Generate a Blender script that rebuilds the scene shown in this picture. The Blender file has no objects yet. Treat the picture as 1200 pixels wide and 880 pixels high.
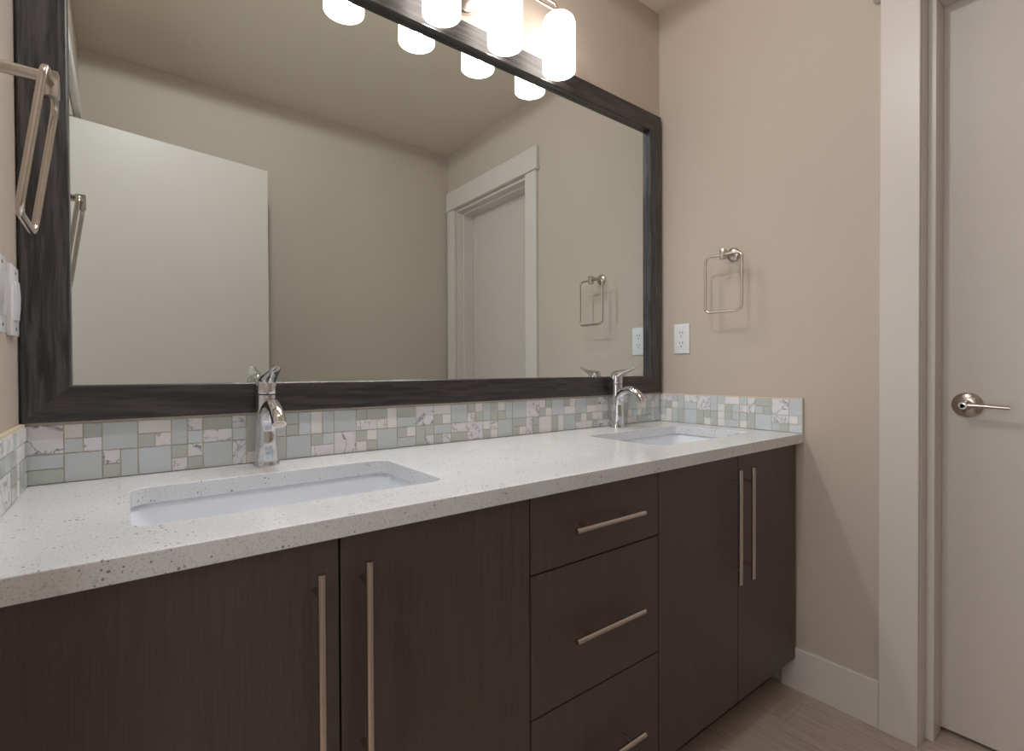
import bpy, bmesh, math, random
from mathutils import Vector, Matrix
PI = math.pi
random.seed(7)
scene = bpy.context.scene
col = scene.collection

# ------------------------------------------------------------ room sizes (metres)
W, H, D = 1.9418, 2.558, 1.744          # width (x), ceiling height, depth (-y)
ZC, TH, DC = 0.8606, 0.0313, 0.57       # counter top height, slab thickness, depth
ZT = 0.978                              # top of the tiled backsplash

# ------------------------------------------------------------ camera
cam_data = bpy.data.cameras.new('camera')
cam = bpy.data.objects.new('camera', cam_data)
col.objects.link(cam)
yaw, pit, rol = (math.radians(a) for a in (37.534, -0.592, -0.235))
F0 = Vector((math.sin(yaw), math.cos(yaw), 0)); R0 = Vector((math.cos(yaw), -math.sin(yaw), 0)); U0 = Vector((0, 0, 1))
Fv = F0*math.cos(pit) + U0*math.sin(pit); Uv = U0*math.cos(pit) - F0*math.sin(pit)
Rv = R0*math.cos(rol) + Uv*math.sin(rol); Uv = Uv*math.cos(rol) - R0*math.sin(rol)
m = Matrix((Rv, Uv, -Fv)).transposed().to_4x4()
m.translation = Vector((0.155, -1.3063, 1.0739))
cam.matrix_world = m
cam_data.sensor_width = 36.0
cam_data.lens = 36.0*591.07/1200.0
cam_data.clip_start = 0.01
scene.camera = cam

# ------------------------------------------------------------ light and exposure
world = bpy.data.worlds.new('world'); scene.world = world
world.use_nodes = True
world.node_tree.nodes['Background'].inputs[0].default_value = (0.9, 0.95, 1.0, 1)
world.node_tree.nodes['Background'].inputs[1].default_value = 0.05
scene.view_settings.view_transform = 'Standard'
scene.view_settings.look = 'None'
scene.view_settings.gamma = 1.0
scene.view_settings.use_curve_mapping = False
scene.view_settings.exposure = 0.34
LAMP_W = 4.6            # watts of each vanity bulb
LAMP_COL = (1.0, 0.96, 0.93)
SHADE_E = 4.6          # glow of the frosted shades
HALL_W = 13.0           # fill light added in the hall, shining in through the open entry door

CEIL_FILL_W = 24.0           # unseen ceiling fill, added to brighten counter and walls
CEIL_FILL_COL = (0.97, 0.98, 1.0)

def area(name, loc, rot, sx, sy, power, color):
    l = bpy.data.lights.new(name, 'AREA'); l.shape = 'RECTANGLE'; l.size = sx; l.size_y = sy
    l.energy = power; l.color = color
    o = bpy.data.objects.new(name, l); o.location = loc; o.rotation_euler = rot; col.objects.link(o)
    return o
area('hall_fill', (-0.95, -0.95, 1.45), (0, -PI/2, 0), 1.9, 1.0, HALL_W, (0.93, 0.96, 1.0))  # unseen cool fill panel, added outside the doorway to brighten the room

# ------------------------------------------------------------ materials
def srgb(r, g, b):
    f = lambda c: (c/255/12.92) if c/255 <= .04045 else ((c/255+.055)/1.055)**2.4
    return (f(r), f(g), f(b), 1)

class NT:
    def __init__(s, name):
        s.m = bpy.data.materials.new(name); s.m.use_nodes = True
        s.t = s.m.node_tree; s.n = s.t.nodes; s.l = s.t.links
        s.b = s.n['Principled BSDF']
    def new(s, typ, **kw):
        n = s.n.new(typ)
        for k, v in kw.items():
            if k in n.inputs: n.inputs[k].default_value = v
            else: setattr(n, k, v)
        return n
    def link(s, a, b): s.l.new(a, b)
    def coords(s, scale=(1, 1, 1), rot=(0, 0, 0)):
        tc = s.new('ShaderNodeTexCoord'); mp = s.new('ShaderNodeMapping')
        mp.inputs['Scale'].default_value = scale; mp.inputs['Rotation'].default_value = rot
        s.link(tc.outputs['Object'], mp.inputs['Vector']); return mp.outputs['Vector']
    def noise(s, vec, scale, detail=3, rough=.5, dist=0):
        n = s.new('ShaderNodeTexNoise'); n.inputs['Scale'].default_value = scale
        n.inputs['Detail'].default_value = detail; n.inputs['Roughness'].default_value = rough
        n.inputs['Distortion'].default_value = dist
        s.link(vec, n.inputs['Vector']); return n.outputs['Fac']
    def ramp(s, fac, stops):
        r = s.new('ShaderNodeValToRGB'); e = r.color_ramp.elements
        while len(e) < len(stops): e.new(.5)
        for i, (p, c) in enumerate(stops): e[i].position = p; e[i].color = c
        s.link(fac, r.inputs['Fac']); return r.outputs['Color']
    def mix(s, fac, a, b):
        x = s.new('ShaderNodeMix', data_type='RGBA')
        if isinstance(fac, float): x.inputs[0].default_value = fac
        else: s.link(fac, x.inputs[0])
        for i, v in ((6, a), (7, b)):
            if isinstance(v, tuple): x.inputs[i].default_value = v
            else: s.link(v, x.inputs[i])
        return x.outputs[2]
    def base(s, c):
        if isinstance(c, tuple): s.b.inputs['Base Color'].default_value = c
        else: s.link(c, s.b.inputs['Base Color'])
    def bump(s, h, strength=.1, dist=.002):
        b = s.new('ShaderNodeBump'); b.inputs['Strength'].default_value = strength; b.inputs['Distance'].default_value = dist
        s.link(h, b.inputs['Height']); s.link(b.outputs['Normal'], s.b.inputs['Normal'])
    def set(s, rough=None, metal=None, spec=None, coat=None):
        if rough is not None: s.b.inputs['Roughness'].default_value = rough
        if metal is not None: s.b.inputs['Metallic'].default_value = metal
        if spec is not None: s.b.inputs['Specular IOR Level'].default_value = spec
        if coat is not None: s.b.inputs['Coat Weight'].default_value = coat

def paint(name, c, rough=.6, scale=180, bump=.04, var=.02, spec=.3):
    t = NT(name); v = t.coords()
    n = t.noise(v, 2.2, 2)
    lo = tuple(x*(1-var) for x in c[:3])+(1,); hi = tuple(min(1, x*(1+var)) for x in c[:3])+(1,)
    t.base(t.mix(n, lo, hi)); t.set(rough, 0, spec)
    t.bump(t.noise(v, scale, 3), bump, .001)
    return t.m

M = {}
M['wall'] = paint('wall_paint', srgb(198, 185, 172), .55, 240, .05)
M['ceiling'] = paint('ceiling_paint', srgb(218, 205, 189), .8, 200, .06)
M['trim'] = paint('trim_enamel', srgb(216, 209, 203), .35, 60, .01, .01, .5)
M['door'] = paint('door_enamel', srgb(208, 200, 193), .42, 160, .04, .01, .4)
M['plate'] = paint('white_plastic', srgb(232, 233, 238), .3, 60, 0.0, .005, .5)
M['ceramic'] = paint('white_ceramic', srgb(238, 243, 250), .12, 30, 0.0, .005, .5)
M['dark'] = paint('dark_slot', srgb(30, 28, 28), .6, 60, 0)

def metal(name, c, rough, aniso_scale=None):
    t = NT(name); t.base(c); t.set(rough, 1)
    if aniso_scale:
        v = t.coords(aniso_scale); n = t.noise(v, 40, 2)
        t.bump(n, .05, .0005)
        t.base(t.mix(n, tuple(x*.88 for x in c[:3])+(1,), c))
    return t.m
M['nickel'] = metal('brushed_nickel', (0.64, 0.57, 0.51, 1), .22, (1, 1, 12))
M['chrome'] = metal('polished_chrome', (0.70, 0.70, 0.71, 1), .05)
M['mirror'] = metal('mirror_glass', (0.80, 0.875, 0.865, 1), .0)

def wood(name, dark, light, scale, rough, bump, spec=.5, fine=1.0, lo=.35, hi=.7, mid=26, big_w=.5):
    t = NT(name); v = t.coords(scale)
    big = t.noise(v, 5*fine, 4, .6, 1.2)
    wv = t.noise(v, mid*fine, 5, .65, .4)
    mixf = t.new('ShaderNodeMath', operation='ADD'); 
    m1 = t.new('ShaderNodeMath', operation='MULTIPLY'); m1.inputs[1].default_value = big_w; t.link(big, m1.inputs[0])
    m2 = t.new('ShaderNodeMath', operation='MULTIPLY'); m2.inputs[1].default_value = 1-big_w; t.link(wv, m2.inputs[0])
    t.link(m1.outputs[0], mixf.inputs[0]); t.link(m2.outputs[0], mixf.inputs[1])
    t.base(t.ramp(mixf.outputs[0], [(lo, dark), (hi, light)]))
    t.set(rough, 0, spec); t.bump(mixf.outputs[0], bump, .002)
    return t.m
M['frame_v'] = wood('ebony_wood_upright', srgb(17, 17, 20), srgb(72, 71, 76), (9, 9, .6), .34, .8, .8, 1.0, .42, .58, 12, .25)
M['frame_h'] = wood('ebony_wood_level', srgb(19, 18, 20), srgb(64, 58, 59), (.6, 9, 9), .34, .8, .8, 1.0, .42, .58, 12, .25)
M['cab'] = wood('espresso_wood', srgb(76, 65, 62), srgb(99, 86, 82), (14, 14, .55), .38, .10, .45, 1.6, .3, .75)
M['cab_in'] = paint('espresso_carcass', srgb(44, 34, 31), .5, 60, 0)

def floor_mat():
    t = NT('wood_plank_floor')
    v = t.coords((1, 1, 1), (0, 0, PI/2))
    br = t.new('ShaderNodeTexBrick'); t.link(v, br.inputs['Vector'])
    br.inputs['Scale'].default_value = 1.0; br.inputs['Brick Width'].default_value = 1.2; br.inputs['Row Height'].default_value = .17
    br.inputs['Mortar Size'].default_value = .0012; br.inputs['Color1'].default_value = (1, 1, 1, 1); br.inputs['Color2'].default_value = (.90, .90, .90, 1)
    br.inputs['Mortar'].default_value = (.68, .65, .62, 1)
    g = t.noise(t.coords((16, 1.2, 1)), 7, 5, .6, .6)
    c = t.ramp(g, [(.3, srgb(178, 158, 146)), (.7, srgb(203, 186, 174))])
    x = t.new('ShaderNodeMix', data_type='RGBA', blend_type='MULTIPLY'); x.inputs[0].default_value = .8
    t.link(c, x.inputs[6]); t.link(br.outputs['Color'], x.inputs[7])
    t.base(x.outputs[2]); t.set(.45, 0, .4); t.bump(g, .08, .001)
    return t.m
M['floor'] = floor_mat()

def quartz_mat():
    t = NT('speckled_quartz'); v = t.coords()
    base = t.mix(t.noise(v, 9, 4), srgb(222, 224, 228), srgb(234, 236, 240))
    fine = t.noise(v, 420, 2)
    base = t.mix(t.ramp(fine, [(.56, (0, 0, 0, 1)), (.70, (.55, .55, .55, 1))]), base, srgb(164, 162, 164))
    vo = t.new('ShaderNodeTexVoronoi'); vo.inputs['Scale'].default_value = 150; t.link(v, vo.inputs['Vector'])
    cl = t.noise(v, 38, 3)
    thr = t.new('ShaderNodeMapRange'); thr.inputs[1].default_value = .42; thr.inputs[2].default_value = .68
    thr.inputs[3].default_value = .05; thr.inputs[4].default_value = .34; t.link(cl, thr.inputs[0])
    lt = t.new('ShaderNodeMath', operation='LESS_THAN'); t.link(vo.outputs['Distance'], lt.inputs[0]); t.link(thr.outputs[0], lt.inputs[1])
    sel = t.new('ShaderNodeSeparateColor'); t.link(vo.outputs['Color'], sel.inputs[0])
    gt = t.new('ShaderNodeMath', operation='GREATER_THAN'); gt.inputs[1].default_value = .62; t.link(sel.outputs[0], gt.inputs[0])
    mu = t.new('ShaderNodeMath', operation='MULTIPLY'); t.link(lt.outputs[0], mu.inputs[0]); t.link(gt.outputs[0], mu.inputs[1])
    mu2 = t.new('ShaderNodeMath', operation='MULTIPLY'); t.link(mu.outputs[0], mu2.inputs[0]); mu2.inputs[1].default_value = .8
    speck = t.mix(sel.outputs[1], srgb(86, 80, 82), srgb(146, 140, 138))
    t.base(t.mix(mu2.outputs[0], base, speck)); t.set(.16, 0, .5)
    return t.m
M['quartz'] = quartz_mat()

def tile_mat(name, c, rough, vein=None, lo=.47, hi=.5, scale=26):
    t = NT(name); v = t.coords()
    n = t.noise(v, 60, 2)
    a = tuple(x*.92 for x in c[:3])+(1,); base = t.mix(n, a, c)
    if vein:
        k = t.noise(v, scale, 4, .6, 1.2)
        w = t.ramp(k, [(lo-.02, (0, 0, 0, 1)), (lo, (1, 1, 1, 1)), (hi, (1, 1, 1, 1)), (hi+.02, (0, 0, 0, 1))])
        base = t.mix(w, base, vein)
    t.base(base); t.set(rough, 0, .5)
    return t.m
TM = dict(
    g=tile_mat('aqua_glass_tile', srgb(210, 218, 221), .12),
    l=tile_mat('pale_blue_glass_tile', srgb(216, 225, 230), .12),
    s=tile_mat('grey_green_glass_tile', srgb(200, 205, 201), .15),
    w=tile_mat('white_stone_tile', srgb(240, 239, 238), .3),
    m=tile_mat('marble_tile', srgb(236, 236, 240), .3, srgb(184, 184, 192), .475, .49, 18),
    d=tile_mat('dark_veined_marble_tile', srgb(236, 236, 240), .3, srgb(140, 142, 152), .492, .499, 13))
M['grout'] = paint('beige_grout', srgb(214, 202, 182), .8, 300, .05)

def shade_mat():
    t = NT('frosted_white_glass')
    out = t.n['Material Output']
    tr = t.new('ShaderNodeBsdfTransparent'); em = t.new('ShaderNodeEmission'); df = t.new('ShaderNodeBsdfTranslucent')
    df.inputs['Color'].default_value = (.06, .06, .06, 1)
    em.inputs['Color'].default_value = (1.0, .91, .83, 1); em.inputs['Strength'].default_value = SHADE_E
    lw = t.new('ShaderNodeLayerWeight'); lw.inputs['Blend'].default_value = .35
    ad = t.new('ShaderNodeAddShader'); t.link(em.outputs[0], ad.inputs[0]); t.link(df.outputs[0], ad.inputs[1])
    mx = t.new('ShaderNodeMixShader'); mx.inputs[0].default_value = .97
    t.link(tr.outputs[0], mx.inputs[1]); t.link(ad.outputs[0], mx.inputs[2])
    t.link(mx.outputs[0], out.inputs['Surface'])
    return t.m
M['shade'] = shade_mat()

# ------------------------------------------------------------ helpers
def obj(name, bm, mats, parent=None, smooth=False):
    bmesh.ops.recalc_face_normals(bm, faces=bm.faces)
    me = bpy.data.meshes.new(name); bm.to_mesh(me); bm.free()
    for mt in (mats if isinstance(mats, (list, tuple)) else [mats]): me.materials.append(mt)
    if smooth:
        for p in me.polygons: p.use_smooth = True
        try: me.set_sharp_from_angle(angle=math.radians(38))
        except Exception: pass
    o = bpy.data.objects.new(name, me); col.objects.link(o)
    if parent:
        o.parent = parent
    return o
def tag(o, label, cat, group=None, kind=None):
    o['label'] = label; o['category'] = cat
    if group: o['group'] = group
    if kind: o['kind'] = kind
    return o
def thing(name, label, cat, loc=(0, 0, 0), group=None, kind=None):
    o = bpy.data.objects.new(name, None); o.location = loc; o.empty_display_size = .05; col.objects.link(o)
    return tag(o, label, cat, group, kind)
def box(bm, x0, x1, y0, y1, z0, z1, bev=0, seg=2, mat=0):
    vs = [bm.verts.new(p) for p in ((x0,y0,z0),(x1,y0,z0),(x1,y1,z0),(x0,y1,z0),(x0,y0,z1),(x1,y0,z1),(x1,y1,z1),(x0,y1,z1))]
    fs = [bm.faces.new([vs[i] for i in f]) for f in ((0,3,2,1),(4,5,6,7),(0,1,5,4),(1,2,6,5),(2,3,7,6),(3,0,4,7))]
    for f in fs: f.material_index = mat
    if bev:
        es = list({e for f in fs for e in f.edges})
        r = bmesh.ops.bevel(bm, geom=es, offset=bev, segments=seg, profile=.5, affect='EDGES')
        for f in r['faces']: f.material_index = mat
    return bm
def B(*a, **k): return box(bmesh.new(), *a, **k)
def tube(bm, pts, rad, n=16, closed=False, caps=True, squash=None):
    pts = [Vector(p) for p in pts]; N = len(pts)
    rr = rad if isinstance(rad, (list, tuple)) else [rad]*N
    tang = []
    for i in range(N):
        a = pts[(i-1) % N] if (closed or i > 0) else pts[i]; b = pts[(i+1) % N] if (closed or i < N-1) else pts[i]
        tang.append((b-a).normalized())
    up = Vector((0, 0, 1)) if abs(tang[0].z) < .9 else Vector((0, 1, 0))
    u = tang[0].cross(up).normalized(); rings = []
    for i in range(N):
        u = (u - tang[i]*u.dot(tang[i])).normalized(); v = tang[i].cross(u)
        su, sv = squash[i] if squash else (1, 1)
        rings.append([bm.verts.new(pts[i] + (u*math.cos(2*PI*k/n)*su + v*math.sin(2*PI*k/n)*sv)*rr[i]) for k in range(n)])
    for i in range(N if closed else N-1):
        a, b = rings[i], rings[(i+1) % N]
        for k in range(n): bm.faces.new((a[k], a[(k+1) % n], b[(k+1) % n], b[k]))
    if caps and not closed:
        bm.faces.new(rings[0][::-1]); bm.faces.new(rings[-1])
    return bm
def lathe(bm, prof, cx, cy, n=32, axis='z', cz=0, close=False):
    rings = []
    for r, h in prof:
        ring = []
        for k in range(n):
            a = 2*PI*k/n; c, s = r*math.cos(a), r*math.sin(a)
            p = {'z': (cx+c, cy+s, cz+h), 'x': (cx+h, cy+c, cz+s), 'y': (cx+c, cy+h, cz+s)}[axis]
            ring.append(bm.verts.new(p))
        rings.append(ring)
    L = len(rings)
    for i in range(L if close else L-1):
        a, b = rings[i], rings[(i+1) % L]
        for k in range(n): bm.faces.new((a[k], a[(k+1) % n], b[(k+1) % n], b[k]))
    if not close:
        bm.faces.new(rings[0][::-1]); bm.faces.new(rings[-1])
    return bm
def rrect(x0, x1, y0, y1, r, z, seg=6):
    out = []
    for cx, cy, a0 in ((x1-r, y1-r, 0), (x0+r, y1-r, 90), (x0+r, y0+r, 180), (x1-r, y0+r, 270)):
        for k in range(seg+1):
            a = math.radians(a0+90*k/seg); out.append((cx+r*math.cos(a), cy+r*math.sin(a), z))
    return out
def loft(bm, loops, cap0=False, cap1=False):
    rs = [[bm.verts.new(p) for p in l] for l in loops]; n = len(rs[0])
    for a, b in zip(rs, rs[1:]):
        for k in range(n): bm.faces.new((a[k], a[(k+1) % n], b[(k+1) % n], b[k]))
    if cap0: bm.faces.new(rs[0][::-1])
    if cap1: bm.faces.new(rs[-1])
    return bm
def bez(p, n=24):
    p = [Vector(q) for q in p]; out = []      # Catmull-Rom through p
    P = [p[0]*2-p[1]] + p + [p[-1]*2-p[-2]]
    for i in range(1, len(P)-2):
        for k in range(n):
            t = k/n; a, b, c, d = P[i-1:i+3]
            out.append(.5*((2*b)+(c-a)*t+(2*a-5*b+4*c-d)*t*t+(3*b-a-3*c+d)*t**3))
    return out+[p[-1]]
def lerp_list(vals, n):
    out = []
    for i in range(len(vals)-1):
        for k in range(n): out.append(vals[i]+(vals[i+1]-vals[i])*k/n)
    return out+[vals[-1]]

# ------------------------------------------------------------ room shell
S = 'structure'
RT = .165                                   # right wall thickness
OY0, OY1, OZ = -.872, -1.636, 2.150         # rough opening of the right-hand door
EY0, EY1, EZ = -.64, -1.452, 2.11           # entry doorway in the left wall
tag(obj('floor', B(-1.25, 2.6, -2.2, .12, -.1, 0), M['floor']), 'brown wood-look plank floor below the vanity', 'floor', kind=S)
tag(obj('ceiling', B(-1.25, 2.6, -2.2, .12, H, H+.1), M['ceiling']), 'plain beige painted ceiling over the bathroom', 'ceiling', kind=S)
tag(obj('wall_back', B(-.12, W+RT, 0, .12, 0, H), M['wall']), 'beige wall behind the mirror and vanity', 'wall', kind=S)
tag(obj('wall_front', B(-.12, W+RT, -D-.12, -D, 0, H), M['wall']), 'beige wall facing the mirror, seen only in its reflection', 'wall', kind=S)
bm = bmesh.new()
box(bm, W, W+RT, OY0, 0, 0, H); box(bm, W, W+RT, OY1, OY0, OZ, H); box(bm, W, W+RT, -D, OY1, 0, H)
tag(obj('wall_right', bm, M['wall']), 'beige wall at the right with towel ring, outlet and white door', 'wall', kind=S)
bm = bmesh.new()
box(bm, -.12, 0, EY0, 0, 0, H); box(bm, -.12, 0, EY1, EY0, EZ, H); box(bm, -.12, 0, -D, EY1, 0, H)
tag(obj('wall_left', bm, M['wall']), 'beige wall at the left edge with switches and towel ring', 'wall', kind=S)
bm = bmesh.new()
box(bm, -1.25, -1.13, -2.2, .12, 0, H); box(bm, -1.13, -.12, 0, .12, 0, H); box(bm, -1.13, -.12, -2.2, -2.08, 0, H); box(bm, -.2, -.12, -2.08, -D-.12, 0, H)
tag(obj('wall_hall', bm, M['wall']), 'walls of the hall outside the entry doorway', 'wall', kind=S)
bm = bmesh.new()
box(bm, 2.5, 2.6, -2.2, .12, 0, H); box(bm, W+RT, 2.5, .02, .12, 0, H); box(bm, W+RT, 2.5, -2.2, -2.1, 0, H); box(bm, W+RT-.02, W+RT, -2.1, -D, 0, H)
tag(obj('wall_closet', bm, M['wall']), 'walls of the room behind the closed white door', 'wall', kind=S)

# baseboards
def baseboard(name, pts, label):
    bm = bmesh.new()
    for x0, x1, y0, y1 in pts: box(bm, x0, x1, y0, y1, 0, .1408, .003)
    tag(obj(name, bm, M['trim']), label, 'baseboard', kind=S)
bm = bmesh.new()
x0, x1 = W-.013, W
prof = [(x1, -.49), (x0, -.505), (x0, -.784), (x1, -.784)]
vb = [bm.verts.new((x, y, 0)) for x, y in prof]
vt = [bm.verts.new((x+(.003 if x == x0 else 0), y, .1408)) for x, y in prof]
vm = [bm.verts.new((x, y, .136)) for x, y in prof]
for a, b in ((vb, vm), (vm, vt)):
    for i in range(4): bm.faces.new((a[i], a[(i+1) % 4], b[(i+1) % 4], b[i]))
bm.faces.new(vb[::-1]); bm.faces.new(vt)
tag(obj('baseboard_right', bm, M['trim']), 'white baseboard between vanity and door casing', 'baseboard', kind=S)
baseboard('baseboard_front', [(.02, W-.02, -D, -D+.013)], 'white baseboard along the wall facing the mirror')

# right-hand doorway: casing, header, jamb and stop (one trim), then the door
cx0 = W-.018
bm = bmesh.new()
box(bm, cx0, W, -.8795, -.7855, 0, 2.158, .002)
box(bm, cx0, W, -1.728, -1.642, 0, 2.158, .002)
box(bm, W-.021, W, -1.736, -.7775, 2.170, 2.286, .002)                   # header board
box(bm, W-.032, W, -1.740, -.7660, 2.157, 2.171, .005, 3)                # bead under the header
jx1 = W+RT
tag(obj('trim_1', bm, M['trim']), 'white craftsman casing and header around the right-hand door', 'door trim', kind=S)
bm = bmesh.new()
JX = 2.066                                                              # face of the door leaf
box(bm, W-.001, jx1, -.8815, -.8722, 0, 2.148); box(bm, W+.004, jx1, -1.6358, -1.6275, 0, 2.148)
box(bm, W-.001, jx1, -1.6275, -.8815, 2.1395, 2.1495)
box(bm, W+.048, JX-.001, -.9005, -.8815, 0, 2.1395, .001); box(bm, W+.048, JX-.001, -1.6275, -1.617, 0, 2.1395, .001)
box(bm, W+.048, JX-.001, -1.617, -.9005, 2.128, 2.1395, .001)
tag(obj('trim_2', bm, M['trim']), 'white jamb and door stop inside the right-hand doorway', 'door jamb', kind=S)

def lever(parent, px, py, pz, sx, dy, name='door_handle'):
    """rose + neck + straight lever; sx = which way the rose faces along x, dy = lever direction along y"""
    bm = bmesh.new()
    lathe(bm, [(.0350, 0), (.0350, sx*.006), (.031, sx*.010), (.014, sx*.013), (.0125, sx*.016), (.0115, sx*.042), (.0115, sx*.058), (.009, sx*.060)], px, py, 32, 'x', pz)
    h = obj(name, bm, M['nickel'], parent, True)
    bm = bmesh.new()
    tube(bm, bez([(px+sx*.050, py-dy*.006, pz), (px+sx*.051, py+dy*.025, pz+.0005), (px+sx*.052, py+dy*.060, pz-.0005), (px+sx*.050, py+dy*.094, pz-.002)], 8),
         lerp_list([.0095, .0085, .0075, .0070], 8), 14, squash=[(1, .8)]*25)
    obj('lever', bm, M['nickel'], h, True)
    bm = bmesh.new()
    lathe(bm, [(.0075, sx*.0600), (.0075, sx*.0610), (.005, sx*.0615), (.0045, sx*.0600)], px, py, 20, 'x', pz)
    obj('lock_button', bm, M['chrome'], h, True)
    return h
d1 = tag(obj('door_1', B(JX, JX+.035, -1.626, -.890, .012, 2.137, .0015), M['door']), 'flat white door with nickel lever in the right wall', 'door', kind=S)
lever(d1, JX, -.957, .970, -1, -1)

# entry doorway (seen in the mirror): casing on the left wall and the open leaf
bm = bmesh.new()
box(bm, 0, .016, EY0+.005, EY0+.09, 0, EZ+.012, .002)
box(bm, 0, .016, EY1-.09, EY1-.005, 0, EZ+.012, .002)
box(bm, 0, .018, EY1-.098, EY0+.098, EZ+.022, EZ+.118, .002)
box(bm, 0, .024, EY1-.106, EY0+.106, EZ+.010, EZ+.023, .004, 3)
box(bm, -.12, .001, EY0-.008, EY0+.0, 0, EZ-.008); box(bm, -.12, .001, EY1, EY1+.008, 0, EZ-.008); box(bm, -.12, .001, EY1, EY0, EZ-.008, EZ)
tag(obj('trim_3', bm, M['trim']), 'white casing around the entry doorway, seen at the mirror left edge', 'door trim', kind=S)
hx, hy = -.030, -1.374
d2 = obj('door_2', B(0, .788, -.035, 0, .012, 2.098, .0015), M['door'])
d2.location = (hx, hy, 0); d2.rotation_euler = (0, 0, math.atan2(-.135, .745))
tag(d2, 'open white entry door reflected at the left of the mirror', 'door', kind=S)
bm = bmesh.new()
for z in (.25, 1.05, 1.85):
    tube(bm, [(-.006, .004, z-.045), (-.006, .004, z+.045)], .006, 12)
    box(bm, -.0055, 0.0, -.03, .004, z-.045, z+.045)
obj('hinge', bm, M['nickel'], d2, True)

# ------------------------------------------------------------ vanity cabinets
CF = -.55                                   # plane of the door faces
def bar_handle(parent, a, b, post_in):
    a, b = Vector(a), Vector(b); d = (b-a).normalized(); bm = bmesh.new()
    tube(bm, [a, b], .006, 16)
    for p in (a+d*post_in, b-d*post_in): tube(bm, [p, (p.x, CF, p.z)], .0042, 12)
    return obj('handle', bm, M['nickel'], parent, True)
def cabinet(x0, x1, label, cat='cabinet', group=None):
    t = thing('vanity_cabinet', label, cat, (x0, 0, 0), group)
    bm = bmesh.new(); w = x1-x0
    box(bm, 0, .018, -.528, -.015, .105, ZC-TH); box(bm, w-.018, w, -.528, -.015, .105, ZC-TH)
    box(bm, .018, w-.018, -.528, -.015, .105, .123); box(bm, .018, w-.018, -.021, -.015, .123, ZC-TH)
    box(bm, .018, w-.018, -.528, -.510, ZC-TH-.045, ZC-TH)
    obj('carcass', bm, M['cab_in'], t)
    obj('toe_kick', B(0, w, -.470, -.452, 0, .105), M['cab_in'], t)
    return t
def front(name, parent, x0, x1, z0, z1):
    px = parent.location.x
    return obj(name, B(x0-px, x1-px, CF, -.5295, z0, z1, .0012), M['cab'], parent)
ZTOP, ZBOT, G = .824, .1065, .0016
c1 = cabinet(.003, .7785, 'dark brown two-door cabinet under the left sink')
d = front('door', c1, .004, .4085-G, ZBOT, ZTOP); bar_handle(d, (.3722-.003, -.582, .788), (.3722-.003, -.582, .468), .033)
d = front('door', c1, .4085+G, .779-G, ZBOT, ZTOP); bar_handle(d, (.4420-.003, -.582, .790), (.4420-.003, -.582, .470), .033)
c2 = cabinet(.7795, 1.1845, 'dark brown three-drawer cabinet between the two sinks')
for z0, z1, zh in ((.6705+G, ZTOP, .7485), (.3850+G, .6705-G, .5240), (ZBOT, .3850-G, .2410)):
    d = front('drawer', c2, .779+G, 1.185-G, z0, z1)
    bar_handle(d, (.8735-.7795, -.582, zh), (1.0905-.7795, -.582, zh), .042)
c3 = cabinet(1.1855, 1.9255, 'dark brown two-door cabinet under the right sink')
d = front('door', c3, 1.185+G, 1.5593-G, ZBOT, ZTOP); bar_handle(d, (1.5136-1.1855, -.582, .793), (1.5136-1.1855, -.582, .473), .039)
d = front('door', c3, 1.5593+G, 1.9258, ZBOT, ZTOP); bar_handle(d, (1.5846-1.1855, -.582, .7915), (1.5846-1.1855, -.582, .4715), .039)

# ------------------------------------------------------------ countertop with two cut-outs
SINKS = [(.1600, .6500), (1.3400, 1.8320)]
SY0, SY1, SR = -.447, -.157, .030
def counter():
    cu = bpy.data.curves.new('countertop', 'CURVE'); cu.dimensions = '2D'; cu.fill_mode = 'BOTH'
    cu.extrude = TH/2-.002; cu.bevel_depth = .002; cu.bevel_resolution = 2; cu.offset = -.002
    def loop(pts):
        s = cu.splines.new('POLY'); s.points.add(len(pts)-1); s.use_cyclic_u = True
        for i, p in enumerate(pts): s.points[i].co = (p[0], p[1], 0, 1)
    loop([(.0008, -DC), (W-.0008, -DC), (W-.0008, -.0008), (.0008, -.0008)])
    for a, b in SINKS: loop(rrect(a, b, SY0, SY1, SR, 0)[::-1])
    o = bpy.data.objects.new('tmp', cu); col.objects.link(o)
    dg = bpy.context.evaluated_depsgraph_get()
    me = bpy.data.meshes.new_from_object(o.evaluated_get(dg)); bpy.data.objects.remove(o)
    me.name = 'countertop'; me.materials.clear(); me.materials.append(M['quartz'])
    c = bpy.data.objects.new('countertop', me); col.objects.link(c); c.location = (0, 0, ZC-TH/2)
    for p in me.polygons: p.use_smooth = False
    return c
ct = tag(counter(), 'long white speckled quartz countertop with two sink cut-outs', 'countertop')

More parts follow.
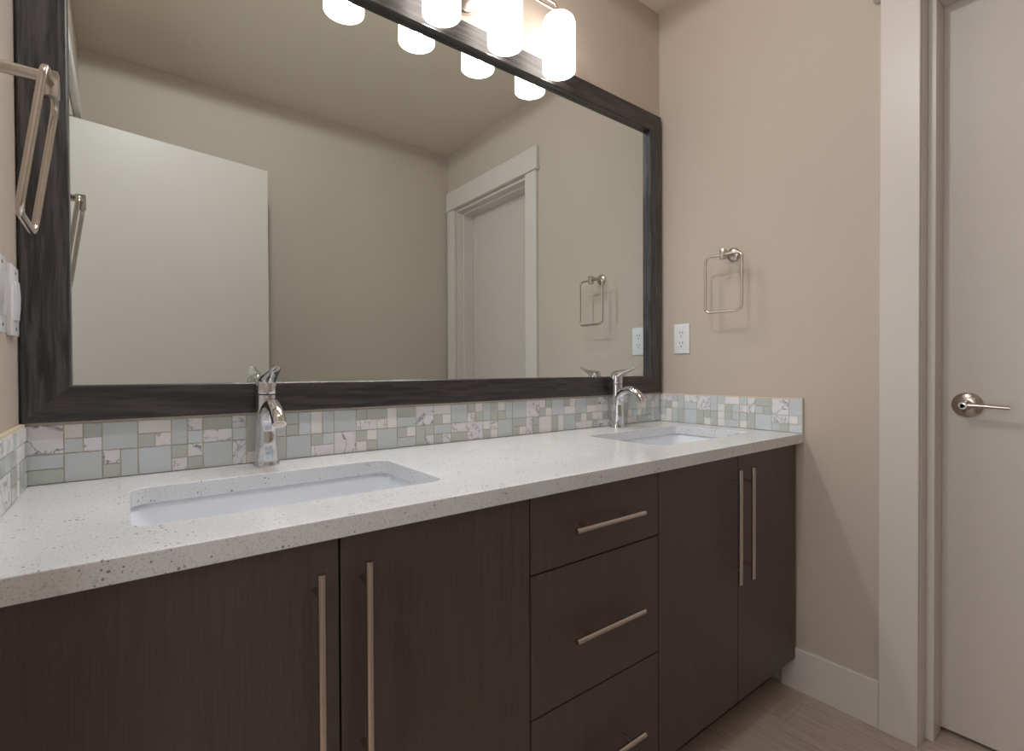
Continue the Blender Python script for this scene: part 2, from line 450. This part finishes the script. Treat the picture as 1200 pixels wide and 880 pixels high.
ZS = ZC-TH
def sink(x0, x1, label):
    t = thing('undermount_sink', label, 'sink', ((x0+x1)/2, (SY0+SY1)/2, ZS-.13), 'undermount sinks in the countertop')
    ox, oy, oz = t.location
    def L(ins, z, r): return [(p[0]-ox, p[1]-oy, p[2]-oz) for p in rrect(x0+ins, x1-ins, SY0+ins, SY1-ins, r, z)]
    z1 = ZS-.0006
    loops = [L(.075, ZS-.1235, .05), L(.030, ZS-.116, .055), L(.018, ZS-.104, .05), L(.010, ZS-.08, .042), L(.002, ZS-.03, .034), L(-.004, ZS-.006, .032), L(-.006, z1-.001, .033), L(-.007, z1, .034),
             L(-.022, z1, .045), L(-.022, z1-.010, .045), L(-.010, z1-.016, .045), L(-.004, ZS-.08, .050), L(.012, ZS-.125, .06), L(.075, ZS-.134, .05)]
    obj('basin', loft(bmesh.new(), loops, True, True), M['ceramic'], t, True)
    bm = bmesh.new()
    zz = ZS-.1235-oz
    lathe(bm, [(.030, zz+.0002), (.030, zz+.0022), (.024, zz+.0034), (.020, zz+.0026), (.012, zz+.0030)], 0, .02, 24)
    obj('drain', bm, M['chrome'], t, True)
    return t
sink(*SINKS[0], 'white rectangular undermount sink at the left, nearest the camera')
sink(*SINKS[1], 'white rectangular undermount sink at the right end of the countertop')

# ------------------------------------------------------------ faucets
def faucet(x, y, label, first=None):
    if first:
        r = first.copy(); col.objects.link(r); r.location = (x, y, ZC); r['label'] = label
        for c in first.children:
            k = c.copy(); col.objects.link(k); k.parent = r
            for g in c.children:
                q = g.copy(); col.objects.link(q); q.parent = k
        return r
    t = thing('faucet', label, 'faucet', (x, y, ZC), 'chrome sink faucets')
    bm = bmesh.new()
    lathe(bm, [(.0272, 0), (.0272, .003), (.0255, .010), (.0235, .030), (.0222, .060), (.0216, .110), (.0217, .150), (.0222, .160)], 0, 0, 40)
    obj('body', bm, M['chrome'], t, True)
    # spout: rises out of the front of the body and arches forward (towards -y)
    n = 10
    P = [(0, -.004, .012), (0, -.006, .050), (0, -.0065, .085), (0, -.014, .112), (0, -.034, .132), (0, -.064, .139), (0, -.091, .130), (0, -.109, .115), (0, -.119, .101)]
    Rr = [.0236, .0220, .0210, .0192, .0168, .0150, .0143, .0144, .0146]
    bm = tube(bmesh.new(), bez(P, n), lerp_list(Rr, n), 24)
    sp = obj('spout', bm, M['chrome'], t, True)
    a, b = Vector(P[-1]), Vector(P[-1])-Vector(P[-2]); b.normalize()
    obj('aerator', tube(bmesh.new(), [a-b*.001, a+b*.0012], [.0118, .0108], 20), M['nickel'], sp, True)
    # handle: domed cap with a beak-like lever pointing forward and up
    bm = bmesh.new()
    lathe(bm, [(.0218, .1625), (.0226, .166), (.0228, .176), (.0220, .188), (.0195, .198), (.0150, .2050), (.0080, .2085), (.0015, .2092)], 0, 0, 40)
    h = obj('handle', bm, M['chrome'], t, True)
    lp = bez([(0, .006, .190), (.001, -.020, .2010), (.003, -.046, .2090), (.0055, -.070, .2170), (.008, -.088, .2245)], n)
    lr = lerp_list([.0195, .0190, .0140, .0105, .0055], n)
    sq = [(1, 1-.62*min(1, i/(len(lp)*.55))) for i in range(len(lp))]
    obj('lever', tube(bmesh.new(), lp, lr, 20, squash=sq), M['chrome'], h, True)
    return t
f1 = faucet(.4105, -.055, 'chrome single-lever faucet behind the left sink')
faucet(1.6070, -.055, 'chrome single-lever faucet behind the right sink', f1)

# ------------------------------------------------------------ mosaic backsplash
UN = .0287
ROWS = 4
COLS = [  # (width, [(column, row from the top, width, height, kind)])
 (2, 'd0022 g0221 s0321'), (2, 'w0011 s1011 g0111 d1111 g0222'), (2, 'g0022 d0211 s0311 g1212'), (2, 'w0021 s0111 m1111 l0222'),
 (1, 'g0012 s0211 m0311'), (1, 'm0011 l0111 d0211 s0311'), (2, 's0021 m0121 g0222'), (1, 'm0011 g0111 m0212'), (1, 's0013 w0311'),
 (2, 's0012 w1011 g1111 s0212 s1212'), (2, 'g0011 s0111 l1012 g0222'), (2, 'w0012 g1012 s0211 l1211 m0321'), (2, 'g0022 d0222'),
 (4, 's0011 s1021 m0121 m2111 w3012 s0211 w1211 w0311 s1311 g2222'), (2, 's0021 g0121 s0211 w1211 g0321'), (2, 'd0022 s0212 s1211 d1311'),
 (2, 'w0021 s0111 w1111 g0221 s0311 m1311'), (2, 'g0022 m0221 s0321'),
 (2, 's0011 w1011 m0111 s1111 m0222'), (2, 'g0012 s1012 w0211 m1211 s0311 w1311'), (2, 'w0011 s0111 g1012 g0222'), (2, 'g0022 s0221 s0311 w1311'),
 (2, 'd0022 m0212 s1211 s1311'), (2, 'w0011 s1011 s0111 w1111 w0222'), (2, 'l0022 s0212 w1212'), (2, 's0011 w1011 w0121 g0222'),
 (2, 'g0022 s0211 m0311 w1212'), (2, 's0021 w0121 s0211 w1211 w0311 s1311')]
def rand_cols(nunits, rng):
    out = []; n = 0
    while n < nunits:
        if nunits-n == 1: out.append((1, rng.choice(['g0012 s0211 w0311', 'm0011 s0111 l0212']))); n += 1; continue
        s = ''
        for r in (0, 2):
            k = rng.random(); c = lambda: rng.choice('gsswmlgwd')
            if k < .3: s += f'{rng.choice("gglmdw")}0{r}22 '
            elif k < .5: s += f'{c()}0{r}21 {c()}0{r+1}11 {c()}1{r+1}11 '
            elif k < .65: s += f'{c()}0{r}11 {c()}1{r}11 {c()}0{r+1}21 '
            elif k < .82: s += f'{c()}0{r}12 {c()}1{r}11 {c()}1{r+1}11 '
            else: s += f'{c()}0{r}11 {c()}0{r+1}11 {c()}1{r}12 '
        out.append((2, s.strip())); n += 2
    return out
def backsplash(name, label, length, cols, place, start=.003):
    """place(u, v, d) -> point; u along the wall, v height, d out from the wall"""
    bm = bmesh.new(); keys = list('glswmd'); zb = ZC+.0006; zt = ZT-.0045
    hu = (zt-zb)/ROWS; g = .0011
    def slab(u0, u1, v0, v1, d0, d1, mi, bev=0):
        vs = [bm.verts.new(place(u, v, d)) for d in (d0, d1) for u, v in ((u0, v0), (u1, v0), (u1, v1), (u0, v1))]
        fs = [bm.faces.new([vs[i] for i in f]) for f in ((0,3,2,1),(4,5,6,7),(0,1,5,4),(1,2,6,5),(2,3,7,6),(3,0,4,7))]
        for f in fs: f.material_index = mi
    slab(0, length, zb, ZT, .0006, .0080, 0)
    u = start
    for w, s in cols:
        for tl in s.split():
            k = tl[0]; c, r, tw, th = (int(q) for q in tl[1:])
            u0 = max(u+c*UN+g, .0008); u1 = min(u+(c+tw)*UN-g, length-.0008)
            if u1-u0 < .004: continue
            slab(u0, u1, zt-(r+th)*hu+g, zt-r*hu-g, .0075, .0100 if k in 'gls' else .0096, 1+keys.index(k))
        u += w*UN
    return tag(obj(name, bm, [M['grout']]+[TM[k] for k in keys]), label, 'backsplash')
rng = random.Random(11)
done = sum(c[0] for c in COLS)
backsplash('backsplash', 'long glass and marble mosaic strip under the mirror', W-.0012, COLS+rand_cols(68-done, rng), lambda u, v, d: (.0006+u, -d, v))
backsplash('backsplash', 'short mosaic side strip below the outlet on the right wall', DC-.0105, rand_cols(20, rng), lambda u, v, d: (W-d, -.0102-u, v), .0)
backsplash('backsplash', 'short mosaic side strip at the left edge below the switches', DC-.0105, rand_cols(20, rng), lambda u, v, d: (d, -.0102-u, v), .0)

# ------------------------------------------------------------ framed mirror
mx0, mx1, mz0, mz1, fw, ft = .0042, W-.0195, .9786, 2.1154, .0696, .0231
mir = thing('wall_mirror', 'wide mirror in a black wood-grain frame above the vanity', 'mirror', (0, 0, 0))
o_c = [(mx0, mz0), (mx1, mz0), (mx1, mz1), (mx0, mz1)]
i_c = [(mx0+fw, mz0+fw), (mx1-fw, mz0+fw), (mx1-fw, mz1-fw), (mx0+fw, mz1-fw)]
def inset(k, t):     # point between outer corner k and inner corner k
    return (o_c[k][0]+(i_c[k][0]-o_c[k][0])*t, o_c[k][1]+(i_c[k][1]-o_c[k][1])*t)
for k in range(4):
    k2 = (k+1) % 4; prof = [(0, .0008), (0, ft-.0015), (.02, ft), (.965, ft), (1, ft-.0025), (1, .0032), (.90, .0032), (.90, .0008)]
    bm = bmesh.new()
    A = [bm.verts.new((inset(k, t)[0], -d_, inset(k, t)[1])) for t, d_ in prof]
    Bq = [bm.verts.new((inset(k2, t)[0], -d_, inset(k2, t)[1])) for t, d_ in prof]
    n = len(prof)
    for i in range(n): bm.faces.new((A[i], A[(i+1) % n], Bq[(i+1) % n], Bq[i]))
    bm.faces.new(A[::-1]); bm.faces.new(Bq)
    obj('frame_rail', bm, M['frame_h'] if k in (0, 2) else M['frame_v'], mir)
obj('mirror_glass', B(mx0+fw-.005, mx1-fw+.005, -.0030, -.0010, mz0+fw-.005, mz1-fw+.005), M['mirror'], mir)

# ------------------------------------------------------------ vanity light
LX = [.640, .859, 1.078, 1.299]; LY = -.078; LZ0, LZ1 = 2.056, 2.238
vl = thing('vanity_light', 'nickel vanity light with four frosted glass shades above the mirror', 'lamp', (0, 0, 0))
xc = (LX[1]+LX[2])/2
bm = bmesh.new()
lathe(bm, [(.060, -.0008), (.060, -.012), (.055, -.019), (.020, -.022)], xc, 0, 36, 'y', 2.207)
obj('backplate', bm, M['nickel'], vl, True)
bm = bmesh.new()
tube(bm, bez([(xc, -.018, 2.207), (xc, -.045, 2.212), (xc, -.066, 2.232), (xc, LY, 2.252)], 6), .008, 14)
obj('arm', bm, M['nickel'], vl, True)
zr0, zr1 = 2.250, 2.272; rr_ = (zr1-zr0)/2
pts = []
for cx_, a0 in ((LX[3]-.022, -90), (LX[0]+.022, 90)):
    for k in range(9):
        a = math.radians(a0+180*k/8); pts.append((cx_+rr_*math.cos(a), LY, (zr0+zr1)/2+rr_*math.sin(a)))
obj('rail', tube(bmesh.new(), pts, .0042, 12, True), M['nickel'], vl, True)
for i, x in enumerate(LX):
    bm = bmesh.new(); r = .0535; w_ = .0035
    outer = [(r, LZ0), (r, LZ1-.026), (r-.004, LZ1-.014), (r-.013, LZ1-.005), (r-.024, LZ1), (.014, LZ1+.001)]
    inner = [(.014, LZ1-.0025), (r-.025, LZ1-.0035), (r-.015, LZ1-.008), (r-.0075, LZ1-.016), (r-w_, LZ1-.028), (r-w_, LZ0)]
    lathe(bm, outer+inner, x, LY, 40, close=True)
    sh = obj('lamp_shade', bm, M['shade'], vl, True)
    bm = bmesh.new()
    lathe(bm, [(.017, LZ1+.0012), (.017, LZ1+.006), (.012, LZ1+.013), (.008, LZ1+.018)], x, LY, 24)
    if i in (0, 3): tube(bm, [(x, LY, LZ1+.014), (x-(.014 if i == 3 else -.014), LY, LZ1+.024)], .004, 10)
    else: tube(bm, [(x, LY, LZ1+.014), (x, LY, zr0)], .006, 12)
    obj('shade_cap', bm, M['nickel'], sh, True)
    l = bpy.data.lights.new('vanity_bulb', 'POINT'); l.energy = LAMP_W; l.color = LAMP_COL; l.shadow_soft_size = .028
    lo = bpy.data.objects.new('vanity_bulb', l); lo.location = (x, LY, LZ0+.050); col.objects.link(lo)

# ------------------------------------------------------------ unseen fill light added on the ceiling over the vanity
DX, DY = .50, -.62
dl = thing('ceiling_fill_light', 'unseen round fill light added on the ceiling above the left half of the vanity', 'lamp', (DX, DY, H))
obj('trim_ring', lathe(bmesh.new(), [(.085, -.0005), (.085, -.018), (.080, -.022), (.064, -.022), (.060, -.0005)], 0, 0, 40, close=True), M['trim'], dl, True)
lens = NT('ceiling_fill_lens'); lens.base((.9, .9, .88, 1)); lens.b.inputs['Emission Color'].default_value = (1, .96, .9, 1); lens.b.inputs['Emission Strength'].default_value = 3.0
obj('lens', lathe(bmesh.new(), [(.0605, -.0004), (.0605, -.021), (.03, -.023)], 0, 0, 40), lens.m, dl, True)
l = bpy.data.lights.new('ceiling_fill_spot', 'SPOT'); l.energy = CEIL_FILL_W; l.color = CEIL_FILL_COL; l.shadow_soft_size = .05; l.spot_size = math.radians(180); l.spot_blend = .04
lo = bpy.data.objects.new('ceiling_fill_spot', l); lo.location = (DX, DY, H-.030); col.objects.link(lo)

# ------------------------------------------------------------ towel rings
def towel_ring(wall_x, y, z, s, tilt, label):
    """s = +1 when the ring stands out towards +x (left wall)"""
    t = thing('towel_ring', label, 'towel ring', (wall_x, y, z), 'square towel rings')
    bm = bmesh.new()
    lathe(bm, [(.0245, s*.0005), (.0245, s*.006), (.021, s*.010), (.012, s*.012)], 0, 0, 32, 'x', 0)
    obj('wall_plate', bm, M['nickel'], t, True)
    bm = bmesh.new()
    tube(bm, [(s*.010, 0, 0), (s*.070, 0, 0)], .0085, 16)
    obj('post', bm, M['nickel'], t, True)
    a, b = sorted((s*.064, s*.084))
    obj('block', B(a, b, -.0085, .0085, -.0265, .0095, .0015), M['nickel'], t, True)
    # ring: rounded upright rectangle through the block
    hw, ht, rad = .0700, .204, .020; pts = []
    for cy_, cz_, a0 in ((hw-rad, -rad, 0), (-hw+rad, -rad, 90), (-hw+rad, -ht+rad, 180), (hw-rad, -ht+rad, 270)):
        for k in range(9):
            q = math.radians(a0+90*k/8); pts.append((0, cy_+rad*math.cos(q), cz_+rad*math.sin(q)))
    rg = obj('ring', tube(bmesh.new(), pts, .0048, 12, True), M['nickel'], t, True)
    rg.location = (s*.0745, 0, -.010); rg.rotation_euler = (0, tilt, 0)
    return t
towel_ring(W, -.327, 1.497, -1, 0.0, 'square nickel towel ring beside the mirror on the right wall')
towel_ring(0, -.322, 1.497, 1, math.radians(7.6), 'square nickel towel ring on the left wall, cut by the photo edge')

# ------------------------------------------------------------ outlet and switches
def outlet():
    t = thing('wall_outlet', 'white double outlet low beside the mirror on the right wall', 'outlet', (W, -.1093, 1.198))
    obj('cover_plate', B(-.006, -.0003, -.0357, .0357, -.060, .060, .003, 3), M['plate'], t, True)
    for zc_ in (.0205, -.0205):
        bm = loft(bmesh.new(), [[(-.0075, p[0], p[1]) for p in rrect(-.0165, .0165, zc_-.0145, zc_+.0145, .009, 0)], [(-.0055, p[0], p[1]) for p in rrect(-.0165, .0165, zc_-.0145, zc_+.0145, .009, 0)]], True, True)
        r = obj('receptacle', bm, M['plate'], t)
        bm = bmesh.new()
        for yy, hh in ((-.0065, .0045), (.0065, .0036)): box(bm, -.0079, -.0070, yy-.0012, yy+.0012, zc_+.004-hh, zc_+.004+hh)
        tube(bm, [(-.0079, 0, zc_-.0085), (-.0070, 0, zc_-.0085)], .0025, 12)
        obj('slot', bm, M['dark'], r)
    obj('screw', lathe(bmesh.new(), [(.003, -.0060), (.003, -.0068), (.002, -.0072)], 0, 0, 14, 'x', 0), M['plate'], t, True)
outlet()
def switch(y, label, src=None):
    if src:
        r = src.copy(); col.objects.link(r); r.location = (0, y, 1.196); r['label'] = label
        for c in src.children: k = c.copy(); col.objects.link(k); k.parent = r
        return r
    t = thing('light_switch', label, 'light switch', (0, y, 1.196), 'light switches on the left wall')
    obj('cover_plate', B(.0003, .0075, -.036, .036, -.060, .060, .002, 2), M['plate'], t, True)
    bm = bmesh.new()      # rocker: shallow wedge standing proud of the plate
    vs = []
    for yy in (-.0165, .0165):
        vs.append([bm.verts.new((x_, yy, z_)) for x_, z_ in ((.0070, -.034), (.0105, -.033), (.0120, -.012), (.0125, .010), (.0112, .033), (.0070, .034))])
    for i in range(6): bm.faces.new((vs[0][i], vs[0][(i+1) % 6], vs[1][(i+1) % 6], vs[1][i]))
    bm.faces.new(vs[0][::-1]); bm.faces.new(vs[1])
    obj('rocker', bm, M['plate'], t)
    for z_ in (.048, -.048):
        obj('screw', lathe(bmesh.new(), [(.003, .0074), (.003, .0082), (.002, .0086)], 0, 0, 14, 'x', z_), M['nickel'], t, True)
    return t
s1 = switch(-.098, 'white rocker light switch on the left wall, beside the mirror frame')
switch(-.218, 'white rocker light switch at the extreme left edge, nearer the camera', s1)
